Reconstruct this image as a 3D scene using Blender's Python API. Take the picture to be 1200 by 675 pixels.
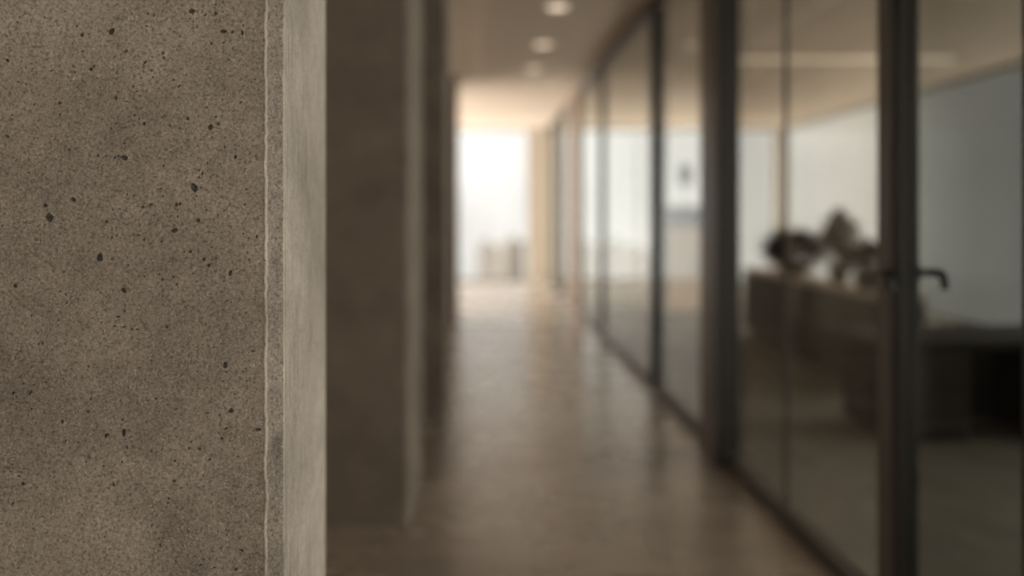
import bpy, bmesh, math, random
from mathutils import Vector, noise
from mathutils.geometry import delaunay_2d_cdt

for o in list(bpy.data.objects): bpy.data.objects.remove(o)
S = bpy.context.scene
COL = S.collection
random.seed(7)

# ------------------------------------------------------------ camera
EYE, CEIL, FPX = 1.23, 2.70, 1200.0          # eye height, ceiling height, focal length in pixels
cam_d = bpy.data.cameras.new('camera'); cam = bpy.data.objects.new('camera', cam_d); COL.objects.link(cam)
cam.location = (0, 0, EYE); cam.rotation_euler = (math.radians(90), 0, 0)
cam_d.sensor_width = 36; cam_d.lens = 36
cam_d.shift_x = 40/1200; cam_d.shift_y = -89.5/1200
cam_d.clip_start = .05; cam_d.clip_end = 2000
cam_d.dof.use_dof = True; cam_d.dof.focus_distance = 1.393; cam_d.dof.aperture_fstop = 1.3
S.camera = cam

# ------------------------------------------------------------ colour management
S.view_settings.view_transform = 'Standard'; S.view_settings.look = 'None'
S.view_settings.gamma = 1; S.view_settings.use_curve_mapping = False
S.view_settings.exposure = 0.14

# ------------------------------------------------------------ world: bright mist, strongest abeam
W = bpy.data.worlds.new('world'); S.world = W; W.use_nodes = True
nt = W.node_tree; nt.nodes.clear(); N = nt.nodes.new; L = nt.links.new
tc = N('ShaderNodeTexCoord'); sep = N('ShaderNodeSeparateXYZ'); L(tc.outputs['Generated'], sep.inputs[0])
# overcast by compass direction (Y = down the corridor): pale mist ahead, a dull bank to its right, sky abeam raised to light the interior
SKY_MAX = 6.0
SKY = [(0, 1.8), (.25, 2.4), (.5, 5.6), (.78, 4.2), (.88, 1.0), (.933, .30), (.95, .28), (.960, .42), (.968, .78), (.978, .95), (.992, 1.0), (1, 1.06)]
ry = N('ShaderNodeMapRange'); L(sep.outputs['Y'], ry.inputs[0])
ry.inputs['From Min'].default_value = -1; ry.inputs['From Max'].default_value = 1
sr_ = N('ShaderNodeValToRGB'); els = sr_.color_ramp.elements
while len(els) > 1: els.remove(els[-1])
els[0].position = 0; els[0].color = (SKY[0][1]/SKY_MAX,)*3+(1,)
for p_, v_ in SKY[1:]:
    e_ = els.new(p_); e_.color = (v_/SKY_MAX,)*3+(1,)
L(ry.outputs[0], sr_.inputs[0])
ms = N('ShaderNodeMath'); ms.operation = 'MULTIPLY'; L(sr_.outputs[0], ms.inputs[0]); ms.inputs[1].default_value = SKY_MAX
mixc = N('ShaderNodeValToRGB'); els = mixc.color_ramp.elements
els[0].position = .85; els[0].color = (1, .90, .79, 1); els[1].position = .935; els[1].color = (1, .955, .88, 1)
e_ = els.new(.985); e_.color = (1, .965, .92, 1)
e_ = els.new(.966); e_.color = (1, .93, .835, 1)
L(ry.outputs[0], mixc.inputs[0])
bg = N('ShaderNodeBackground'); L(mixc.outputs[0], bg.inputs['Color']); xr = N('ShaderNodeMapRange'); L(sep.outputs['X'], xr.inputs[0])          # left sky raised to brighten the far floor and ceiling
xr.inputs['From Min'].default_value = -.6; xr.inputs['From Max'].default_value = 0
xr.inputs['To Min'].default_value = 2.7; xr.inputs['To Max'].default_value = .9
ms2 = N('ShaderNodeMath'); ms2.operation = 'MULTIPLY'; L(ms.outputs[0], ms2.inputs[0]); L(xr.outputs[0], ms2.inputs[1])
mn = N('ShaderNodeTexNoise'); mn.inputs['Scale'].default_value = 5; mn.inputs['Detail'].default_value = 2; L(tc.outputs['Generated'], mn.inputs['Vector'])
mr = N('ShaderNodeMapRange'); L(mn.outputs['Fac'], mr.inputs[0]); mr.inputs['From Min'].default_value = .35; mr.inputs['From Max'].default_value = .65
mr.inputs['To Min'].default_value = .72; mr.inputs['To Max'].default_value = 1.15
ms3 = N('ShaderNodeMath'); ms3.operation = 'MULTIPLY'; L(ms2.outputs[0], ms3.inputs[0]); L(mr.outputs[0], ms3.inputs[1])
L(ms3.outputs[0], bg.inputs['Strength'])
out = N('ShaderNodeOutputWorld'); L(bg.outputs[0], out.inputs[0])

def portal(name, loc, rot, sx, sy):
    d = bpy.data.lights.new(name, 'AREA'); d.shape = 'RECTANGLE'; d.size = sx; d.size_y = sy
    d.cycles.is_portal = True
    o = bpy.data.objects.new(name, d); COL.objects.link(o); o.location = loc; o.rotation_euler = rot
    return o
R90 = math.radians(90)
portal('daylight_end', (1.2, 18.18, 1.35), (-R90, 0, 0), 8.2, 2.7)
portal('daylight_left', (-2.98, 15.2, 1.35), (0, -R90, 0), 2.7, 5.2)
portal('daylight_right', (5.48, 7.5, 1.4), (0, R90, 0), 2.6, 20.6)
portal('added_daylight_back', (2.1, -3.18, 1.35), (R90, 0, 0), 6.3, 2.6)  # portal for the added window behind the camera

# ------------------------------------------------------------ materials
def newmat(name):
    m = bpy.data.materials.new(name); m.use_nodes = True
    return m, m.node_tree, m.node_tree.nodes['Principled BSDF']
def noise_n(nt, scale, detail=4, rough=.5, vec=None, dist=0):
    n = nt.nodes.new('ShaderNodeTexNoise'); n.inputs['Scale'].default_value = scale
    n.inputs['Detail'].default_value = detail; n.inputs['Roughness'].default_value = rough
    n.inputs['Distortion'].default_value = dist
    if vec is not None: nt.links.new(vec, n.inputs['Vector'])
    return n
def ramp(nt, src, stops):
    r = nt.nodes.new('ShaderNodeValToRGB'); e = r.color_ramp.elements
    while len(e) > 1: e.remove(e[-1])
    e[0].position = stops[0][0]; e[0].color = (*stops[0][1], 1)
    for p, c in stops[1:]:
        x = e.new(p); x.color = (*c, 1)
    nt.links.new(src, r.inputs[0]); return r
def coords(nt, scale=(1, 1, 1)):
    g = nt.nodes.new('ShaderNodeNewGeometry'); m = nt.nodes.new('ShaderNodeMapping')
    m.inputs['Scale'].default_value = scale; nt.links.new(g.outputs['Position'], m.inputs['Vector'])
    return m.outputs[0]
def mul(nt, a, b, fac=1.0, mode='MULTIPLY'):
    x = nt.nodes.new('ShaderNodeMix'); x.data_type = 'RGBA'; x.blend_type = mode
    x.inputs['Factor'].default_value = fac
    nt.links.new(a, x.inputs[6]); nt.links.new(b, x.inputs[7]); return x.outputs[2]
def math_n(nt, op, a, b):
    x = nt.nodes.new('ShaderNodeMath'); x.operation = op
    for i, v in enumerate((a, b)):
        if isinstance(v, (int, float)): x.inputs[i].default_value = v
        else: nt.links.new(v, x.inputs[i])
    return x.outputs[0]

def simple(name, col, rough=.6, metal=0, var=.12, scale=6, bump=0, vec=(1, 1, 1), spec=.5):
    m, nt, b = newmat(name); v = coords(nt, vec)
    n = noise_n(nt, scale, 5, .6, v)
    r = ramp(nt, n.outputs['Fac'], [(.3, tuple(c*(1-var) for c in col)), (.7, tuple(min(1, c*(1+var)) for c in col))])
    nt.links.new(r.outputs[0], b.inputs['Base Color'])
    b.inputs['Roughness'].default_value = rough; b.inputs['Metallic'].default_value = metal
    b.inputs['Specular IOR Level'].default_value = spec
    if bump:
        bp = nt.nodes.new('ShaderNodeBump'); bp.inputs['Strength'].default_value = bump; bp.inputs['Distance'].default_value = .003
        nt.links.new(n.outputs['Fac'], bp.inputs['Height']); nt.links.new(bp.outputs[0], b.inputs['Normal'])
    return m

def raw_concrete(name, base, streak=False):
    """fine-grained cast concrete, shot close up"""
    m, nt, b = newmat(name); v = coords(nt)
    big = noise_n(nt, 3.2, 5, .6, v, .4)
    mid = noise_n(nt, 26, 5, .65, v, .6)
    fine = noise_n(nt, 230, 3, .6, v, .3)
    grain = noise_n(nt, 620, 2, .7, v, 0)
    squig = noise_n(nt, 120, 3, .55, v, 1.6)
    c0 = ramp(nt, big.outputs['Fac'], [(.32, tuple(x*.66 for x in base)), (.5, tuple(x*.95 for x in base)), (.68, tuple(x*1.22 for x in base))])
    c1 = ramp(nt, mid.outputs['Fac'], [(.30, (.80, .79, .78)), (.55, (1, 1, 1)), (.75, (1.0, 1.0, 1.0))])
    c2 = ramp(nt, fine.outputs['Fac'], [(.34, (.30, .29, .28)), (.46, (.64, .64, .64)), (.55, (.74, .74, .74)), (.68, (1.0, 1.0, 1.0))])
    c = mul(nt, c0.outputs[0], c1.outputs[0]); c = mul(nt, c, c2.outputs[0], .45 if streak else .85)
    # pale lime flecks and thin squiggles, denser in some patches
    f = ramp(nt, squig.outputs['Fac'], [(.465, (0, 0, 0)), (.49, (1, 1, 1)), (.515, (0, 0, 0))])
    patch = noise_n(nt, 9, 3, .6, v); pr = ramp(nt, patch.outputs['Fac'], [(.42, (.08, .08, .08)), (.62, (.75, .75, .75))])
    fl = noise_n(nt, 330, 1, .5, v); flr = ramp(nt, fl.outputs['Fac'], [(.66, (0, 0, 0)), (.74, (.5, .5, .5))])
    fm = mul(nt, f.outputs[0], pr.outputs[0]); fm = mul(nt, fm, flr.outputs[0], 1, 'ADD')
    mx = nt.nodes.new('ShaderNodeMix'); mx.data_type = 'RGBA'
    nt.links.new(math_n(nt, 'MULTIPLY', fm, .25 if streak else .75), mx.inputs['Factor'])
    nt.links.new(c, mx.inputs[6]); mx.inputs[7].default_value = (*[min(1, x*1.9) for x in base], 1)
    c = mx.outputs[2]
    h = math_n(nt, 'ADD', math_n(nt, 'MULTIPLY', fine.outputs['Fac'], .8), math_n(nt, 'MULTIPLY', grain.outputs['Fac'], .35))
    h = math_n(nt, 'ADD', h, math_n(nt, 'MULTIPLY', mid.outputs['Fac'], .9))
    h = math_n(nt, 'ADD', h, math_n(nt, 'MULTIPLY', fm, .25))
    # tiny pin holes
    vo = nt.nodes.new('ShaderNodeTexVoronoi'); vo.inputs['Scale'].default_value = 105; nt.links.new(v, vo.inputs['Vector'])
    pin = ramp(nt, vo.outputs['Distance'], [(.09, (0, 0, 0)), (.16, (1, 1, 1))])
    pm = noise_n(nt, 11, 3, .6, v); pmr = ramp(nt, pm.outputs['Fac'], [(.48, (1, 1, 1)), (.60, (0, 0, 0))])
    pin2 = mul(nt, pin.outputs[0], pmr.outputs[0], 1, 'ADD')
    pc = nt.nodes.new('ShaderNodeClamp'); nt.links.new(pin2, pc.inputs[0])
    h = math_n(nt, 'ADD', h, math_n(nt, 'MULTIPLY', pc.outputs[0], .6 if not streak else .2))
    if streak:                                   # formwork drag marks running up the side face
        sv = coords(nt, (1, 55, 2.2)); sn = noise_n(nt, 3.0, 4, .6, sv)
        sr = ramp(nt, sn.outputs['Fac'], [(.33, (.55, .53, .50)), (.43, (.95, .95, .95)), (.7, (1, 1, 1))])
        c = mul(nt, c, sr.outputs[0]); h = math_n(nt, 'ADD', h, math_n(nt, 'MULTIPLY', sn.outputs['Fac'], .8))
    nt.links.new(c, b.inputs['Base Color'])
    b.inputs['Roughness'].default_value = .85; b.inputs['Specular IOR Level'].default_value = .25
    bp = nt.nodes.new('ShaderNodeBump'); bp.inputs['Strength'].default_value = .9 if not streak else .45
    bp.inputs['Distance'].default_value = .0022
    nt.links.new(h, bp.inputs['Height']); nt.links.new(bp.outputs[0], b.inputs['Normal'])
    return m

def floor_mat():
    m, nt, b = newmat('polished_concrete_floor')
    v = coords(nt); n1 = noise_n(nt, 1.6, 6, .6, v, .5); n2 = noise_n(nt, 14, 4, .6, v)
    v2 = coords(nt, (.6, 2.6, 1)); n3 = noise_n(nt, 1.8, 4, .6, v2)
    c1 = ramp(nt, n1.outputs['Fac'], [(.3, (.29, .25, .212)), (.7, (.43, .375, .323))])
    c2 = ramp(nt, n2.outputs['Fac'], [(.3, (.86, .86, .86)), (.65, (1, 1, 1))])
    c3 = ramp(nt, n3.outputs['Fac'], [(.35, (.80, .80, .80)), (.62, (1, 1, 1))])
    c = mul(nt, mul(nt, c1.outputs[0], c2.outputs[0]), c3.outputs[0])
    nt.links.new(c, b.inputs['Base Color'])
    rr = nt.nodes.new('ShaderNodeMapRange'); nt.links.new(n1.outputs['Fac'], rr.inputs[0])
    rr.inputs['To Min'].default_value = .20; rr.inputs['To Max'].default_value = .34
    nt.links.new(rr.outputs[0], b.inputs['Roughness']); b.inputs['Specular IOR Level'].default_value = .55
    bp = nt.nodes.new('ShaderNodeBump'); bp.inputs['Strength'].default_value = .03; bp.inputs['Distance'].default_value = .01
    nt.links.new(n2.outputs['Fac'], bp.inputs['Height']); nt.links.new(bp.outputs[0], b.inputs['Normal'])
    return m

def glass(name, tint, refl=1.0, rough=.01):
    m = bpy.data.materials.new(name); m.use_nodes = True; nt = m.node_tree; nt.nodes.clear()
    o = nt.nodes.new('ShaderNodeOutputMaterial'); t = nt.nodes.new('ShaderNodeBsdfTransparent'); t.inputs[0].default_value = (*tint, 1)
    g = nt.nodes.new('ShaderNodeBsdfGlossy'); g.inputs['Roughness'].default_value = rough; g.inputs[0].default_value = (.9, .93, .92, 1)
    f = nt.nodes.new('ShaderNodeFresnel'); f.inputs['IOR'].default_value = 1.45
    ge = nt.nodes.new('ShaderNodeNewGeometry')               # reflect on the face the ray enters by, once per pane
    f2 = math_n(nt, 'MULTIPLY', math_n(nt, 'MULTIPLY', f.outputs[0], refl), math_n(nt, 'SUBTRACT', 1.0, ge.outputs['Backfacing']))
    mx = nt.nodes.new('ShaderNodeMixShader'); nt.links.new(f2, mx.inputs[0])
    nt.links.new(t.outputs[0], mx.inputs[1]); nt.links.new(g.outputs[0], mx.inputs[2]); nt.links.new(mx.outputs[0], o.inputs[0])
    return m
def emit(name, col, s):
    m, nt, b = newmat(name); b.inputs['Base Color'].default_value = (*col, 1)
    b.inputs['Emission Color'].default_value = (*col, 1); b.inputs['Emission Strength'].default_value = s
    return m

CONC = (.405, .374, .339)
M = {
 'conc_front': raw_concrete('raw_concrete', CONC),
 'conc_side_lit': raw_concrete('smooth_formed_concrete_lit', (.62, .59, .545), True),  # smoother side face, window light on it partly put into the paler colour
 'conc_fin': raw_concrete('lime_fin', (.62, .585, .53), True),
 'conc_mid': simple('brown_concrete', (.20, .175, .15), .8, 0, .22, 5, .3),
 'floor': floor_mat(),
 'ceil': simple('painted_ceiling', (.58, .50, .42), .8, 0, .03, 3),
 'ceil_room': simple('tan_ceiling', (.31, .25, .19), .8, 0, .04, 3),
 'floor_room': simple('grey_brown_carpet', (.15, .145, .125), .6, 0, .12, 3, .1, (1, 1, 1), .25),
 'ceil_light': simple('pale_ceiling_panel', (.70, .605, .51), .8, 0, .03, 3),
 'wall': simple('warm_plaster', (.56, .47, .38), .85, 0, .04, 3),
 'wall_grey': simple('grey_plaster', (.52, .52, .49), .85, 0, .05, 1.2),
 'wall_beige': simple('beige_plaster', (.52, .465, .40), .8, 0, .03, 3),
 'metal': simple('dark_bronze_metal', (.018, .018, .017), .42, .3, .1, 20),
 'metal_grey': simple('grey_anodised_metal', (.115, .108, .10), .45, .3, .06, 10),
 'metal_brown': simple('brown_anodised_metal', (.085, .068, .055), .42, .4, .08, 10),
 'wood': simple('warm_oak_panel', (.15, .10, .066), .55, 0, .2, 6, 0, (6, 6, .6)),
 'oak_top': simple('light_oak', (.34, .26, .18), .4, 0, .15, 6, 0, (6, .8, 6)),
 'dark_wood': simple('smoked_oak', (.022, .019, .015), .6, 0, .2, 6, 0, (.8, 6, 6), .15),
 'black_wood': simple('black_stained_wood', (.009, .009, .0085), .6, 0, .2, 6, 0, (1, 1, 1), .15),
 'beige_lam': simple('beige_laminate', (.62, .48, .33), .5, 0, .04, 5),
 'shade': simple('charcoal_fabric', (.022, .022, .020), .9, 0, .1, 80, 0, (1, 1, 1), .1),
 'ceramic': simple('charcoal_ceramic', (.05, .048, .044), .35, 0, .1, 20),
 'leaf': simple('dark_leaf', (.022, .025, .017), .5, 0, .35, 12),
 'leaf2': simple('grey_green_leaf', (.15, .165, .14), .5, 0, .25, 12),
 'soil': simple('soil', (.03, .024, .018), .95, 0, .3, 40),
 'seal': simple('black_rubber_seal', (.025, .025, .025), .6, 0, .05, 20),
 'glass': glass('clear_partition_glass', (.915, .915, .895), .75),
 'glass_door': glass('smoked_door_glass', (.68, .695, .68), .7),
 'glass_win': glass('window_glass', (.985, .99, .985), .9),
 'white': simple('white_painted_metal', (.75, .70, .63), .5, 0, .03, 10),
 'lamp': emit('downlight_lens', (1, .80, .62), 1.3),
 'linear': emit('linear_diffuser', (1, .88, .72), .06),
 'haze_a': simple('pale_grey_hazed_facade', (.19, .18, .165), .9, 0, .08, .02),  # mist over the distant blocks put into both facade colours
 'haze_b': simple('mid_grey_hazed_facade', (.145, .137, .125), .9, 0, .08, .02),
 'ground': simple('misty_ground', (.13, .12, .11), .95, 0, .1, .01),
 'terrace': simple('pale_terrace_stone', (.55, .49, .42), .7, 0, .06, 3),
}

# ------------------------------------------------------------ helpers
def build(name, bm, mat, parent=None, smooth=False, bevel=0):
    bmesh.ops.recalc_face_normals(bm, faces=bm.faces)
    me = bpy.data.meshes.new(name); bm.to_mesh(me); bm.free()
    for m in (mat if isinstance(mat, (list, tuple)) else [mat]): me.materials.append(m)
    if smooth: me.polygons.foreach_set('use_smooth', [True]*len(me.polygons))
    o = bpy.data.objects.new(name, me); COL.objects.link(o)
    if bevel:
        b = o.modifiers.new('bevel', 'BEVEL'); b.width = bevel; b.segments = 2; b.limit_method = 'ANGLE'
    if parent is not None:
        o.parent = parent; bpy.context.view_layer.update() if False else None
        o.location = -Vector(parent.location) if parent.type == 'EMPTY' and not parent.parent else (0, 0, 0)
    return o
def add_box(bm, x0, x1, y0, y1, z0, z1):
    v = [bm.verts.new(p) for p in ((x0,y0,z0),(x1,y0,z0),(x1,y1,z0),(x0,y1,z0),(x0,y0,z1),(x1,y0,z1),(x1,y1,z1),(x0,y1,z1))]
    for f in ((0,3,2,1),(4,5,6,7),(0,1,5,4),(1,2,6,5),(2,3,7,6),(3,0,4,7)): bm.faces.new([v[i] for i in f])
    return bm
def boxes(*bs):
    bm = bmesh.new()
    for b in bs: add_box(bm, *b)
    return bm
def lathe(bm, prof, cx, cy, seg=32):
    rings = []
    for r, z in prof:
        rings.append([bm.verts.new((cx+r*math.cos(2*math.pi*i/seg), cy+r*math.sin(2*math.pi*i/seg), z)) for i in range(seg)])
    for a, b in zip(rings, rings[1:]):
        for i in range(seg): bm.faces.new((a[i], a[(i+1)%seg], b[(i+1)%seg], b[i]))
    bm.faces.new(rings[0][::-1]); bm.faces.new(rings[-1])
    return bm
def tube(bm, pts, r, seg=12, flat=1.0):
    pts = [Vector(p) for p in pts]; rings = []
    for i, p in enumerate(pts):
        t = (pts[min(i+1, len(pts)-1)]-pts[max(i-1, 0)]).normalized()
        u = t.cross(Vector((1, 0, 0))) if abs(t.x) < .9 else t.cross(Vector((0, 0, 1)))
        u.normalize(); w = t.cross(u)
        rings.append([bm.verts.new(p+(u*math.cos(2*math.pi*k/seg)+w*math.sin(2*math.pi*k/seg)*flat)*r) for k in range(seg)])
    for a, b in zip(rings, rings[1:]):
        for i in range(seg): bm.faces.new((a[i], a[(i+1)%seg], b[(i+1)%seg], b[i]))
    bm.faces.new(rings[0][::-1]); bm.faces.new(rings[-1]); return bm
def thing(name, label, cat, loc, group=None):
    o = bpy.data.objects.new(name, None); COL.objects.link(o); o.location = loc
    o.empty_display_size = .1
    o['label'] = label; o['category'] = cat
    if group: o['group'] = group
    return o
def tag(o, label, cat, group=None):
    o['label'] = label; o['category'] = cat
    if group: o['group'] = group
    return o
def struct(name, bm, mat, **k):
    o = build(name, bm, mat, **k); o['kind'] = 'structure'; return o

# ------------------------------------------------------------ shell
Y0, Y1 = -3.0, 18.0                 # back of the space, glazed end
XL, XR = -1.15, 5.3
struct('floor', boxes((-3.0, 1.231, Y0-.1, Y1+.15, -.12, 0)), M['floor'])
struct('floor', boxes((1.231, XR+.15, Y0-.1, Y1+.15, -.12, 0)), M['floor_room'])
struct('ceiling', boxes((-3.0, 1.231, Y0-.1, Y1+.15, CEIL, CEIL+.15)), M['ceil'])
struct('ceiling', boxes((1.231, XR+.15, Y0-.1, Y1+.15, CEIL, CEIL+.15)), M['ceil_room'])
struct('wall_left', boxes((XL-.12, XL, Y0-.1, 12.2, 0, CEIL), (-3.0, XL-.12, 12.08, 12.2, 0, CEIL)), M['wall'])
struct('wall_right', boxes((XR, XR+.15, 17.9, Y1+.15, 0, CEIL), (XR, XR+.15, Y0-.1, -2.9, 0, CEIL)), M['wall_grey'])
# glazed end wall: pier between corridor and room, far corner returns
struct('wall_end', boxes((.90, 1.36, Y1-.10, Y1+.15, 0, CEIL), (5.24, XR, Y1-.02, Y1+.15, 0, CEIL)), M['wall_beige'])
# lighter dropped strip along the left half of the corridor ceiling
struct('trim_1', boxes((-.62, .035, Y0, 10.9, CEIL-.035, CEIL)), M['ceil_light'])

def window(n, x0, x1, panes, y=Y1, along='x', fm=.035, cuts=None):
    w = boxes((x0, x1, y, y+.08, 0, fm), (x0, x1, y, y+.08, CEIL-fm, CEIL)) if along == 'x' else \
        boxes((y, y+.08, x0, x1, 0, fm), (y, y+.08, x0, x1, CEIL-fm, CEIL))
    cuts = cuts or [x0+(x1-x0)*i/panes for i in range(panes+1)]; panes = len(cuts)-1
    for c in cuts:
        a, b = max(x0, c-fm/2), min(x1, c+fm/2)
        add_box(w, *((a, b, y, y+.08, fm, CEIL-fm) if along == 'x' else (y, y+.08, a, b, fm, CEIL-fm)))
    o = struct('window_%d' % n, w, M['metal_brown'])
    for i in range(panes):
        a, b = cuts[i]+fm/2, cuts[i+1]-fm/2
        g = boxes((a, b, y+.03, y+.045, fm, CEIL-fm) if along == 'x' else (y+.03, y+.045, a, b, fm, CEIL-fm))
        build('window_pane', g, M['glass_win'], o)
    return o
window(1, -2.92, .90, 3)
window(2, 1.36, 5.24, 1)
window(3, 12.2, 18.0, 3, y=-3.0, along='y')
window(5, XL, XR, 4, y=Y0-.09)  # unseen window behind the camera, added to light the column fronts
window(4, -2.9, 17.9, 6, y=XR+.02, along='y', cuts=[-2.9, 1.2, 5.3, 9.3, 12.9, 17.9])

# ------------------------------------------------------------ foreground concrete column
CX, CF, CH = -.268, 1.3923, .0244      # side plane, front plane, chamfer
CB, CLX = 1.816, -.95                  # back, left
pix = lambda x, y: ((x-560)*CF/FPX, EYE-(y-248)*CF/FPX)
col1 = thing('concrete_column', 'rough pitted grey concrete column, the nearest one, sharp at the left', 'column', (-.6, 1.6, 0))
PORES = [(131,37,3.4),(262,37,2.9),(225,13,2.8),(253,16,1.9),(284,39,2),(272,38,1.5),(248,51,1.5),(148,60,1.5),(146,185,3.1),(276,184,2),
 (247,149,2.7),(256,145,1.6),(228,220,4),(237,203,1.6),(233,208,1.3),(9,71,2),(20,26,1.3),(70,121,1.8),(136,115,2),(169,145,1.8),(203,94,1.4),
 (210,101,1.4),(170,73,1.8),(178,83,1.3),(191,62,1.7),(192,68,1.5),(220,139,1.5),(253,137,1.3),(58,255,4),(86,234,2.6),(53,241,2),(117,302,3.6),
 (18,335,2.2),(145,340,2.6),(205,270,2.8),(232,258,2.2),(207,240,2),(211,239,1.6),(125,260,1.8),(223,295,1.7),(239,304,1.7),(245,311,2),
 (270,320,2.4),(264,428,2.9),(146,365,1.4),(138,371,1.6),(50,402,1.4),(155,386,1.6),(161,386,1.3),(134,382,1.3),(196,383,1.6),(271,481,2.8),
 (265,502,1.6),(260,514,1.7),(145,507,2.8),(125,510,2.2),(73,494,1.6),(27,567,2),(15,590,1.6),(133,568,1.6),(22,558,1.3),(103,482,1.5),
 (234,526,1.7),(222,525,1.4),(205,540,1.3),(178,616,1.3),(188,638,1.3),(235,662,1.3),(251,665,1.3),(303,503,2.2),(36,460,1.6),(33,459,1.2),
 (240,18,1.2),(262,50,1.2),(285,30,1.2),(22,96,1.2),(86,78,1.2),(177,240,1.4),(167,243,1.4),(190,283,1.3),(169,281,1.3),(287,240,1.4),(263,247,1.3),(301,277,1.6)]
rnd = random.Random(3)
pores = [(x, y, r*1.2) for x, y, r in PORES]
def free(x, y, r): return all((x-a)**2+(y-b)**2 > (r+c+1.6)**2 for a, b, c in pores)
k = 0
while k < 1000:
    x = min(300, rnd.uniform(-200, 301)); y = rnd.uniform(-260, 740)
    dens = .25 + .75*max(0, noise.noise(Vector((x/60, y/60, 3)))+.35)*(1.25 if x > 130 and y < 390 else .6)
    if rnd.random() > dens: continue
    r = rnd.choice([.9, 1.0, 1.1, 1.25, 1.45]) if k > 25 else rnd.uniform(1.3, 2.4)
    if free(x, y, r) and x < 302: pores.append((x, y, r)); k += 1
def front_face():
    XE = CX-CH
    co = [(CLX, 0), (XE, 0), (XE, CEIL), (CLX, CEIL)]
    faces_in = [[0, 1, 2, 3]]; ring_ids = []
    px = CF/FPX
    for (x, y, r) in pores:
        cx, cz = pix(x, y)
        if cz-.01 < 0 or cz+.01 > CEIL or cx < CLX+.01: continue
        n = 12 if r > 1.5 else 8
        el = rnd.uniform(.7, 1.25); an = rnd.uniform(0, 3.14); st = len(co); ids = []
        for i in range(n):
            t = 2*math.pi*i/n; rr = r*px*rnd.uniform(.82, 1.15)
            u, w = rr*math.cos(t)*el, rr*math.sin(t)/el
            co.append((cx+u*math.cos(an)-w*math.sin(an), cz+u*math.sin(an)+w*math.cos(an))); ids.append(st+i)
        ring_ids.append((ids, cx, cz, r*px))
    edges = [(0,1),(1,2),(2,3),(3,0)]
    for ids, *_ in ring_ids: edges += [(ids[i], ids[(i+1)%len(ids)]) for i in range(len(ids))]
    vs, es, fs, ov, oe, of = delaunay_2d_cdt([Vector(c) for c in co], edges, [], 0, 1e-7)
    back = {}
    for i, src in enumerate(ov):
        for s in src: back[s] = i
    holes = set()
    bm = bmesh.new(); bv = [bm.verts.new((v.x, CF, v.y)) for v in vs]
    hole_sets = [set(back[i] for i in ids) for ids, *_ in ring_ids]
    owner = {}
    for h, s in enumerate(hole_sets):
        for i in s: owner[i] = h
    for f in fs:
        if len({owner.get(i, -1-i) for i in f}) == 1: continue      # inside one pore
        bm.faces.new([bv[i] for i in f])
    for ids, cx, cz, r in ring_ids:
        prev = [bv[back[i]] for i in ids]
        for s, d in ((.93, .45), (.72, .95), (.38, 1.3)):
            cur = [bm.verts.new((cx+(bv[back[i]].co.x-cx)*s, CF+d*r*2.2, cz+(bv[back[i]].co.z-cz)*s)) for i in ids]
            for i in range(len(ids)):
                j = (i+1) % len(ids); bm.faces.new((prev[i], prev[j], cur[j], cur[i]))
            prev = cur
        bm.faces.new(prev)
    return bm
bm = front_face()
me = bpy.data.meshes.new('front_face')
for f in bm.faces: f.normal_update()
bmesh.ops.recalc_face_normals(bm, faces=bm.faces)
if sum(f.normal.y*f.calc_area() for f in bm.faces) > 0: bmesh.ops.reverse_faces(bm, faces=bm.faces)
bm.to_mesh(me); bm.free(); me.materials.append(M['conc_front'])
o = bpy.data.objects.new('front_face', me); COL.objects.link(o); o.parent = col1; o.location = -col1.location
# chamfered corner with a ragged fin where the formwork leaked
def corner():
    bm = bmesh.new(); nz = 900; rows = []
    nn = lambda z, f, s: noise.noise(Vector((z*f, s, 0)))
    for i in range(nz+1):
        z = CEIL*i/nz
        a = nn(z, 22, 1)*.0026+nn(z, 90, 2)*.0016           # raggedness of the fin
        fin = .0012+max(0, nn(z, 30, 5)+.25)*.0028+abs(nn(z, 140, 6))*.0010
        b = nn(z, 18, 3)*.0012+nn(z, 70, 4)*.0007
        row = [(CX-CH, CF), (CX-CH+.0012+a*.3, CF-.0002), (CX-CH+.0026+a, CF-fin*.75), (CX-CH+.0042+a, CF-fin), (CX-CH+.0058+a, CF-fin*.1+.003)]
        n = 16
        for k in range(n):
            t = (k+.6)/n
            x = CX-CH+.0075+(CH-.0090)*t; y = CF+.0062+(CH-.0085)*t
            p = Vector((x*90, z*90, 0))
            d = noise.fractal(p*.9, 1.0, 2.0, 4)*.0011
            chip = max(0, noise.noise(Vector((x*45+9, z*26, 4)))-.12)*.016*math.sin(math.pi*min(1, t*1.1))
            d2 = d+chip
            row.append((x-d2*.7+a*(1-t)*.6, y+d2*.7))
        e = .0006+max(0, nn(z, 35, 8))*.0012
        row += [(CX-.0012+b*.5, CF+CH-.0012), (CX+e*.6, CF+CH-.0002), (CX+e*.5, CF+CH+.0016), (CX, CF+CH+.004)]
        rows.append([bm.verts.new((x, y, z)) for x, y in row])
    for r0, r1 in zip(rows, rows[1:]):
        for i in range(len(r0)-1): bm.faces.new((r0[i], r0[i+1], r1[i+1], r1[i])).material_index = 1 if i in (2, 3) or i > len(r0)-5 else 0
    return bm
build('chamfered_edge', corner(), [M['conc_front'], M['conc_fin']], col1, smooth=True)
def rest():
    bm = bmesh.new(); P = [(CX, CF+CH+.004), (CX, CB-.012), (CX-.012, CB), (CLX, CB), (CLX, CF)]
    lo = [bm.verts.new((x, y, 0)) for x, y in P]; hi = [bm.verts.new((x, y, CEIL)) for x, y in P]
    for i in range(len(P)-1): bm.faces.new((lo[i], lo[i+1], hi[i+1], hi[i]))
    return bm
build('side_face', rest(), M['conc_side_lit'], col1)

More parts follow.
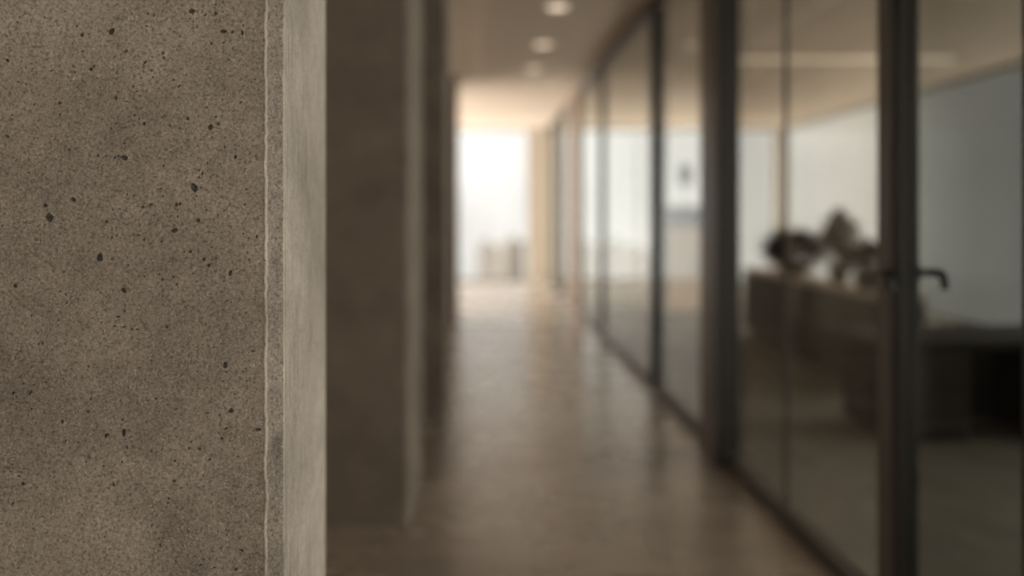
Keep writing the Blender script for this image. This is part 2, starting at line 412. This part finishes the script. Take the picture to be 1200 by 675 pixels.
# ------------------------------------------------------------ columns further along the left
def column(x0, x1, y0, y1, mat, label):
    bm = bmesh.new(); c = .015
    P = [(x0, y0), (x1-c, y0), (x1, y0+c), (x1, y1-c), (x1-c, y1), (x0, y1)]
    lo = [bm.verts.new((x, y, 0)) for x, y in P]; hi = [bm.verts.new((x, y, CEIL)) for x, y in P]
    for i in range(6): bm.faces.new((lo[i], lo[(i+1)%6], hi[(i+1)%6], hi[i]))
    bm.faces.new(lo[::-1]); bm.faces.new(hi)
    return tag(build('concrete_column', bm, mat), label, 'column')
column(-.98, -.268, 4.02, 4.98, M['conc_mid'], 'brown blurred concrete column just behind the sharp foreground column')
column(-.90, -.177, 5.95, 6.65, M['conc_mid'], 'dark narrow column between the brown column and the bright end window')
tag(build('wood_pilaster', boxes((-.90, -.215, 11.0, 11.5, 0, CEIL)), M['wood'], bevel=.006),
    'warm brown wooden pilaster at the left edge of the bright end window', 'pilaster')

# ------------------------------------------------------------ glass partition on the right
GX0, GX1, GG = 1.20, 1.262, 1.231
RB, RT = .055, CEIL-.075
def bay(label, y0, y1, posts, joints=(), x1=GX1, glassm='glass'):
    t = thing('glass_partition', label, 'glass partition', (GG, (y0+y1)/2, 0), 'bays of the glass partition')
    bm = boxes((GX0, GX1, y0, y1, 0, RB-.012), (GX0+.006, GG-.008, y0, y1, RB-.012, RB), (GG+.008, GX1-.006, y0, y1, RB-.012, RB))
    build('bottom_rail', bm, M['metal_grey'], t)
    build('top_rail', boxes((GX0, GX1, y0, y1, RT+.012, CEIL), (GX0+.006, GG-.008, y0, y1, RT, RT+.012), (GG+.008, GX1-.006, y0, y1, RT, RT+.012)), M['metal_brown'], t)
    edges = [y0]
    for (a, b, xo, xi) in posts:
        build('post', boxes((xo, xi, a, b, RB, RT)), M['metal'], t, bevel=.003); edges += [a, b]
    edges.append(y1)
    for a, b in zip(edges[::2], edges[1::2]):
        cuts = [a]+[j for j in joints if a < j < b]+[b]
        for c0, c1 in zip(cuts, cuts[1:]):
            if c1-c0 < .02: continue
            build('glass_pane', boxes((GG-.005, GG+.005, c0+.003, c1-.003, RB-.01, RT+.01)), M[glassm], t)
        for j in cuts[1:-1]:
            build('joint_seal', boxes((GG-.008, GG+.008, j-.006, j+.006, RB, RT)), M['seal'], t)
    return t
bay('glass partition bay between the glass door and the thick post, vertical seam down its middle', 3.085, 4.925, [], [4.09])
bay('long glass partition bay beyond the thick post, with two dark slim posts', 5.31, 12.3, [(7.0, 7.1, 1.19, 1.295), (10.05, 10.15, 1.20, 1.262)])
bay('farthest glass partition bay, ending at the beige wall by the window', 13.4, 17.9, [(14.8, 14.9, 1.20, 1.262), (16.4, 16.5, 1.2, 1.262)])
bay('nearest glass partition bay, on the near side of the glass door', -3.0, 2.02, [(-.2, -.12, 1.20, 1.262)])
pp = tag(build('partition_post', boxes((1.15, 1.262, 4.95, 5.305, 0, CEIL)), M['metal_brown'], bevel=.004),
    'thick brown post, its front toned dark for shade, in the glass partition, floor to ceiling', 'post')
build('shaded_front', boxes((1.152, 1.262, 4.93, 4.95, 0, CEIL)), M['metal'], pp, bevel=.002)  # shade on the post front put into a darker metal
tag(build('wooden_divider', boxes((1.195, 1.262, 12.305, 13.395, 0, CEIL)), M['wood'], bevel=.004),
    'narrow warm wooden divider panel set in the far glass partition', 'divider')
tag(build('door_jamb', boxes((1.20, 1.262, 2.985, 3.08, 0, CEIL)), M['metal_grey'], bevel=.003),
    'brown grey door jamb on the far side of the glass door', 'post')
# glass door: stiles, rails, pane, lever handle
d = bpy.data.objects.new('door_1', None); COL.objects.link(d); d.location = (GG, 2.5, 0); d['kind'] = 'structure'
DN = 2.27
build('stile', boxes((1.205, 1.262, 2.925, 2.98, .01, CEIL-.005)), M['metal'], d, bevel=.003)
build('stile', boxes((1.205, 1.262, DN-.055, DN, .01, CEIL-.005)), M['metal'], d, bevel=.003)
build('bottom_rail', boxes((1.205, 1.262, DN, 2.925, .01, .075)), M['metal'], d)
build('top_rail', boxes((1.205, 1.262, DN, 2.925, CEIL-.075, CEIL-.005)), M['metal'], d)
build('glass_pane', boxes((GG-.005, GG+.005, DN-.003, 2.928, .07, CEIL-.07)), M['glass_door'], d)
h = bpy.data.objects.new('door_handle', None)
HZ = 1.055; HY = 2.950
hb = bmesh.new()
for sx, xa in ((-1, 1.205), (1, 1.262)):
    ring = []
    tube(hb, [(xa, HY, HZ), (xa+sx*.007, HY, HZ)], .024, 24)
    tube(hb, [(xa+sx*.005, HY, HZ), (xa+sx*.045, HY, HZ)], .010, 14)
    pts = [(xa+sx*.045, HY+.010, HZ)] + [(xa+sx*.048, HY-.012*i, HZ) for i in range(0, 5)]
    for k in range(1, 8):
        t = k/7*1.45; pts.append((xa+sx*.048, HY-.048-.032*math.sin(t), HZ-.034*(1-math.cos(t))))
    pts.append((pts[-1][0], pts[-1][1]-.001, pts[-1][2]-.014))
    tube(hb, pts, .0115, 14)
build('door_handle', hb, M['metal'], d, smooth=False)
tag(build('door_jamb', boxes((1.20, 1.262, 2.02, DN-.06, 0, CEIL)), M['metal_brown'], bevel=.003),
    'door jamb on the near side of the glass door at the right frame edge', 'post')

# ------------------------------------------------------------ ceiling lights
def downlight(y, label, group='downlights in the corridor ceiling'):
    x = .57
    t = thing('downlight', label, 'ceiling light', (x, y, CEIL), group)
    bm = bmesh.new(); seg = 40
    prof = [(.088, CEIL), (.092, CEIL-.006), (.086, CEIL-.009), (.078, CEIL-.006), (.076, CEIL-.001)]
    rings = [[bm.verts.new((x+r*math.cos(2*math.pi*i/seg), y+r*math.sin(2*math.pi*i/seg), z)) for i in range(seg)] for r, z in prof]
    for a, b in zip(rings, rings[1:]):
        for i in range(seg): bm.faces.new((a[i], a[(i+1)%seg], b[(i+1)%seg], b[i]))
    build('trim_ring', bm, M['white'], t, smooth=True)
    bm = bmesh.new(); bm.faces.new([bm.verts.new((x+.077*math.cos(2*math.pi*i/seg), y+.077*math.sin(2*math.pi*i/seg), CEIL-.003)) for i in range(seg)])
    o = build('lens', bm, M['lamp'], t)
    if o.data.polygons[0].normal.z > 0: o.data.flip_normals()
    sp = bpy.data.lights.new('downlight_beam', 'SPOT'); sp.energy = 9; sp.color = (1, .80, .60); sp.spot_size = math.radians(105); sp.spot_blend = .8; sp.shadow_soft_size = .05
    so = bpy.data.objects.new('downlight_beam', sp); COL.objects.link(so); so.parent = t; so.location = (0, 0, -.02)
downlight(7.35, 'round corridor ceiling downlight nearest the top edge, the brightest')
downlight(9.0, 'middle round corridor ceiling downlight')
downlight(10.5, 'round corridor ceiling downlight farthest toward the window')

t = thing('linear_ceiling_light', 'pale linear light across the ceiling of the glazed room', 'ceiling light', (3.3, 9.8, CEIL))
build('housing', boxes((2.2, 4.6, 9.6, 9.64, CEIL-.02, CEIL), (2.2, 4.6, 9.96, 10.0, CEIL-.02, CEIL), (2.2, 2.24, 9.64, 9.96, CEIL-.02, CEIL), (4.56, 4.6, 9.64, 9.96, CEIL-.02, CEIL)), M['ceil_room'], t)
build('diffuser', boxes((2.24, 4.56, 9.64, 9.96, CEIL-.010, CEIL-.001)), M['linear'], t)

# ------------------------------------------------------------ furniture in the glazed room
cr = thing('credenza', 'long low dark wood credenza with a light oak top behind the glass', 'cabinet', (2.9, 8.3, 0))
CH0 = .67; cy0, cy1 = 6.8, 10.3
build('carcass', boxes((2.69, 2.97, cy0, cy1, .07, CH0-.035)), M['dark_wood'], cr)
build('top', boxes((2.66, 2.99, cy0-.02, cy1+.02, CH0-.035, CH0)), M['oak_top'], cr, bevel=.004)
build('plinth', boxes((2.73, 2.95, cy0+.03, cy1-.03, 0, .07)), M['black_wood'], cr)
nd = 6; dw = (cy1-cy0)/nd
for i in range(nd):
    a, b = cy0+dw*i+.004, cy0+dw*(i+1)-.004
    dr = build('door', boxes((2.672, 2.69, a, b, .078, CH0-.043)), M['dark_wood'], cr, bevel=.002)
    hy = b-.05 if i % 2 == 0 else a+.05
    hd = build('handle', tube(bmesh.new(), [(2.655, hy, .36), (2.655, hy, .50)], .006, 10), M['metal'], dr)

def leaves(cx, cy, z0, rx, ry, rz, n, size, rnd, up=.3):
    bm = bmesh.new()
    for i in range(n):
        u = Vector((rnd.gauss(0, 1), rnd.gauss(0, 1), rnd.gauss(0, 1))).normalized()*rnd.uniform(.45, 1)
        p = Vector((cx+u.x*rx, cy+u.y*ry, z0+rz*(.5+.5*u.z)))
        d = Vector((u.x, u.y, u.z*.6+up)).normalized(); s = d.cross(Vector((0, 0, 1)))
        if s.length < .1: s = Vector((1, 0, 0))
        s.normalize(); nn = s.cross(d); l = size*rnd.uniform(.7, 1.3); w = l*.28
        q = [p, p+d*l*.35+s*w+nn*l*.06, p+d*l*.75+s*w*.7, p+d*l-nn*l*.12, p+d*l*.75-s*w*.7, p+d*l*.35-s*w+nn*l*.06]
        v = [bm.verts.new(x) for x in q]; c = bm.verts.new(p+d*l*.5-nn*l*.05)
        for k in range(6): bm.faces.new((v[k], v[(k+1)%6], c))
    return bm
def pot(cx, cy, z, r, h, parent, mat):
    bm = lathe(bmesh.new(), [(r*.62, z), (r*.85, z+h*.3), (r, z+h*.8), (r*.97, z+h), (r*.90, z+h), (r*.88, z+h*.86)], cx, cy)
    build('pot', bm, mat, parent, smooth=False)
rp = random.Random(11)
def potted(name, label, cx, cy, r, h, rx, ry, rz, n, size, lm, up=.3):
    t = thing(name, label, 'plant', (cx, cy, CH0)); pot(cx, cy, CH0, r, h, t, M['ceramic'])
    build('foliage', leaves(cx, cy, CH0+h-.005, rx, ry, rz, n, size, rp, up), lm, t)
    bm = bmesh.new()
    for i in range(5):
        a = i*1.3; tube(bm, [(cx, cy, CH0+h*.8), (cx+.3*rx*math.cos(a), cy+.3*ry*math.sin(a), CH0+h+rz*.3), (cx+.5*rx*math.cos(a), cy+.5*ry*math.sin(a), CH0+h+rz*.65)], .004, 6)
    build('stem', bm, M['soil'], t)
potted('potted_plant', 'low dark bushy potted plant at the far end of the credenza', 2.825, 9.15, .13, .09, .17, .62, .26, 620, .11, M['leaf'])
potted('potted_plant', 'low dark bushy potted plant at the near end of the credenza', 2.83, 7.36, .13, .11, .16, .42, .20, 480, .085, M['leaf'])
potted('tall_plant', 'tall grey green potted plant rising above the dark bushes on the credenza', 2.84, 8.05, .09, .16, .11, .15, .36, 240, .10, M['leaf2'], .8)

# dark low desk behind the door glass
dk = thing('low_desk', 'black low desk seen through the glass door', 'desk', (2.9, 5.75, 0))
DZ = .545
build('desktop', boxes((2.15, 4.30, 5.40, 6.22, DZ-.045, DZ)), M['black_wood'], dk, bevel=.004)
for x in (2.20, 3.02, 3.84):
    p = build('pedestal', boxes((x, x+.42, 5.46, 6.16, .012, DZ-.045)), M['black_wood'], dk, bevel=.003)
    if p:
        for zz in (.07, .29):
            w = build('drawer', boxes((x+.012, x+.408, 5.445, 5.46, zz, zz+.20)), M['dark_wood'], p, bevel=.002)
build('modesty_panel', boxes((2.62, 3.02, 6.02, 6.04, .012, DZ-.045)), M['black_wood'], dk)
build('modesty_panel', boxes((3.44, 3.84, 6.02, 6.04, .012, DZ-.045)), M['black_wood'], dk)
for x in (2.24, 2.58, 3.06, 3.40, 3.88, 4.22):
    for y in (5.50, 6.10): build('foot', boxes((x-.02, x+.02, y-.02, y+.02, 0, .012)), M['metal'], dk)

# beige cabinet farther back with boxes and a lamp
cb = thing('storage_cabinet', 'beige storage cabinet far behind the glass partition', 'cabinet', (2.6, 12.2, 0))
build('body', boxes((2.2, 3.0, 12.02, 12.5, .05, 1.03)), M['beige_lam'], cb)
build('top', boxes((2.18, 3.02, 12.0, 12.52, 1.03, 1.055)), M['beige_lam'], cb, bevel=.003)
build('plinth', boxes((2.23, 2.97, 12.05, 12.48, 0, .05)), M['black_wood'], cb)
for x in (2.205, 2.603):
    dd = build('door', boxes((x, x+.392, 12.0, 12.02, .06, 1.022)), M['beige_lam'], cb, bevel=.002)
    build('handle', tube(bmesh.new(), [(x+(.35 if x < 2.4 else .04), 11.985, .55), (x+(.35 if x < 2.4 else .04), 11.985, .70)], .006, 10), M['metal'], dd)
for x0, x1, lab in ((2.24, 2.50, 'dark storage box at the left end of the beige cabinet'), (2.54, 2.80, 'dark storage box beside the lamp on the beige cabinet')):
    t = thing('storage_box', lab, 'box', ((x0+x1)/2, 12.2, 1.055), 'boxes on the beige cabinet')
    build('body', boxes((x0, x1, 12.08, 12.36, 1.055, 1.26)), M['shade'], t, bevel=.004)
    build('lid', boxes((x0-.005, x1+.005, 12.075, 12.365, 1.26, 1.30)), M['shade'], t, bevel=.004)
t = thing('table_lamp', 'table lamp with a charcoal drum shade on the beige cabinet', 'lamp', (2.60, 12.42, 1.055))
lx, ly = 2.52, 12.44
build('base', lathe(bmesh.new(), [(.055, 1.055), (.055, 1.067), (.02, 1.075)], lx, ly, 24), M['metal'], t)
build('pole', tube(bmesh.new(), [(lx, ly, 1.07), (lx, ly, 1.60)], .008, 10), M['metal'], t)
bm = bmesh.new(); seg = 32
pr = [(.085, 1.56), (.068, 1.80), (.064, 1.80), (.081, 1.56)]
rings = [[bm.verts.new((lx+r*math.cos(2*math.pi*i/seg), ly+r*math.sin(2*math.pi*i/seg), z)) for i in range(seg)] for r, z in pr]
for a, b in zip(rings, rings[1:]+rings[:1]):
    for i in range(seg): bm.faces.new((a[i], a[(i+1)%seg], b[(i+1)%seg], b[i]))
build('lamp_shade', bm, M['shade'], t, smooth=False)

# ------------------------------------------------------------ outside: terrace edge, misty ground and blocks below eye level
def bldg(x, y, w, dpt, top, mat, label):
    G = -45
    t = thing('building', label, 'building', (x, y, G), 'misty blocks outside the end windows')
    build('walls', boxes((x-w/2, x+w/2, y, y+dpt, G, top)), mat, t)
    build('roof', boxes((x-w/2-.3, x+w/2+.3, y-.3, y+dpt+.3, top, top+.6), (x-w*.2, x+w*.1, y+dpt*.3, y+dpt*.6, top+.6, top+2.2)), mat, t)
    for k in range(4):
        z = top-3.2-k*3.4
        for i in range(max(2, int(w/3.2))):
            xx = x-w/2+1.2+i*(w-2.4)/max(1, int(w/3.2)-1)-.6
            build('window', boxes((xx, xx+1.2, y-.05, y, z, z+1.6)), mat, t)
D = 300
fx = lambda px, y: (px-560)*y/FPX
for px, w, y, drop, m, lab in (
    (571, 5.0, 300, 10.5, 'haze_b', 'grey misty block at the left of the end window'),
    (603, 6.5, 320, 10.0, 'haze_b', 'grey misty block at the right of the end window'),
    (587, 5.0, 340, 13.5, 'haze_a', 'lower pale misty block between the two grey ones'),
    (690, 9.0, 330, 11.5, 'haze_a', 'misty block in the room window, left of the slim post'),
    (726, 9.5, 300, 10.5, 'haze_b', 'misty block in the room window, right of the slim post'),
    (750, 6.5, 340, 13.0, 'haze_a', 'low misty block beside the dark post')):
    bldg(fx(px, y), y, w, 14, EYE-drop, M[m], lab)
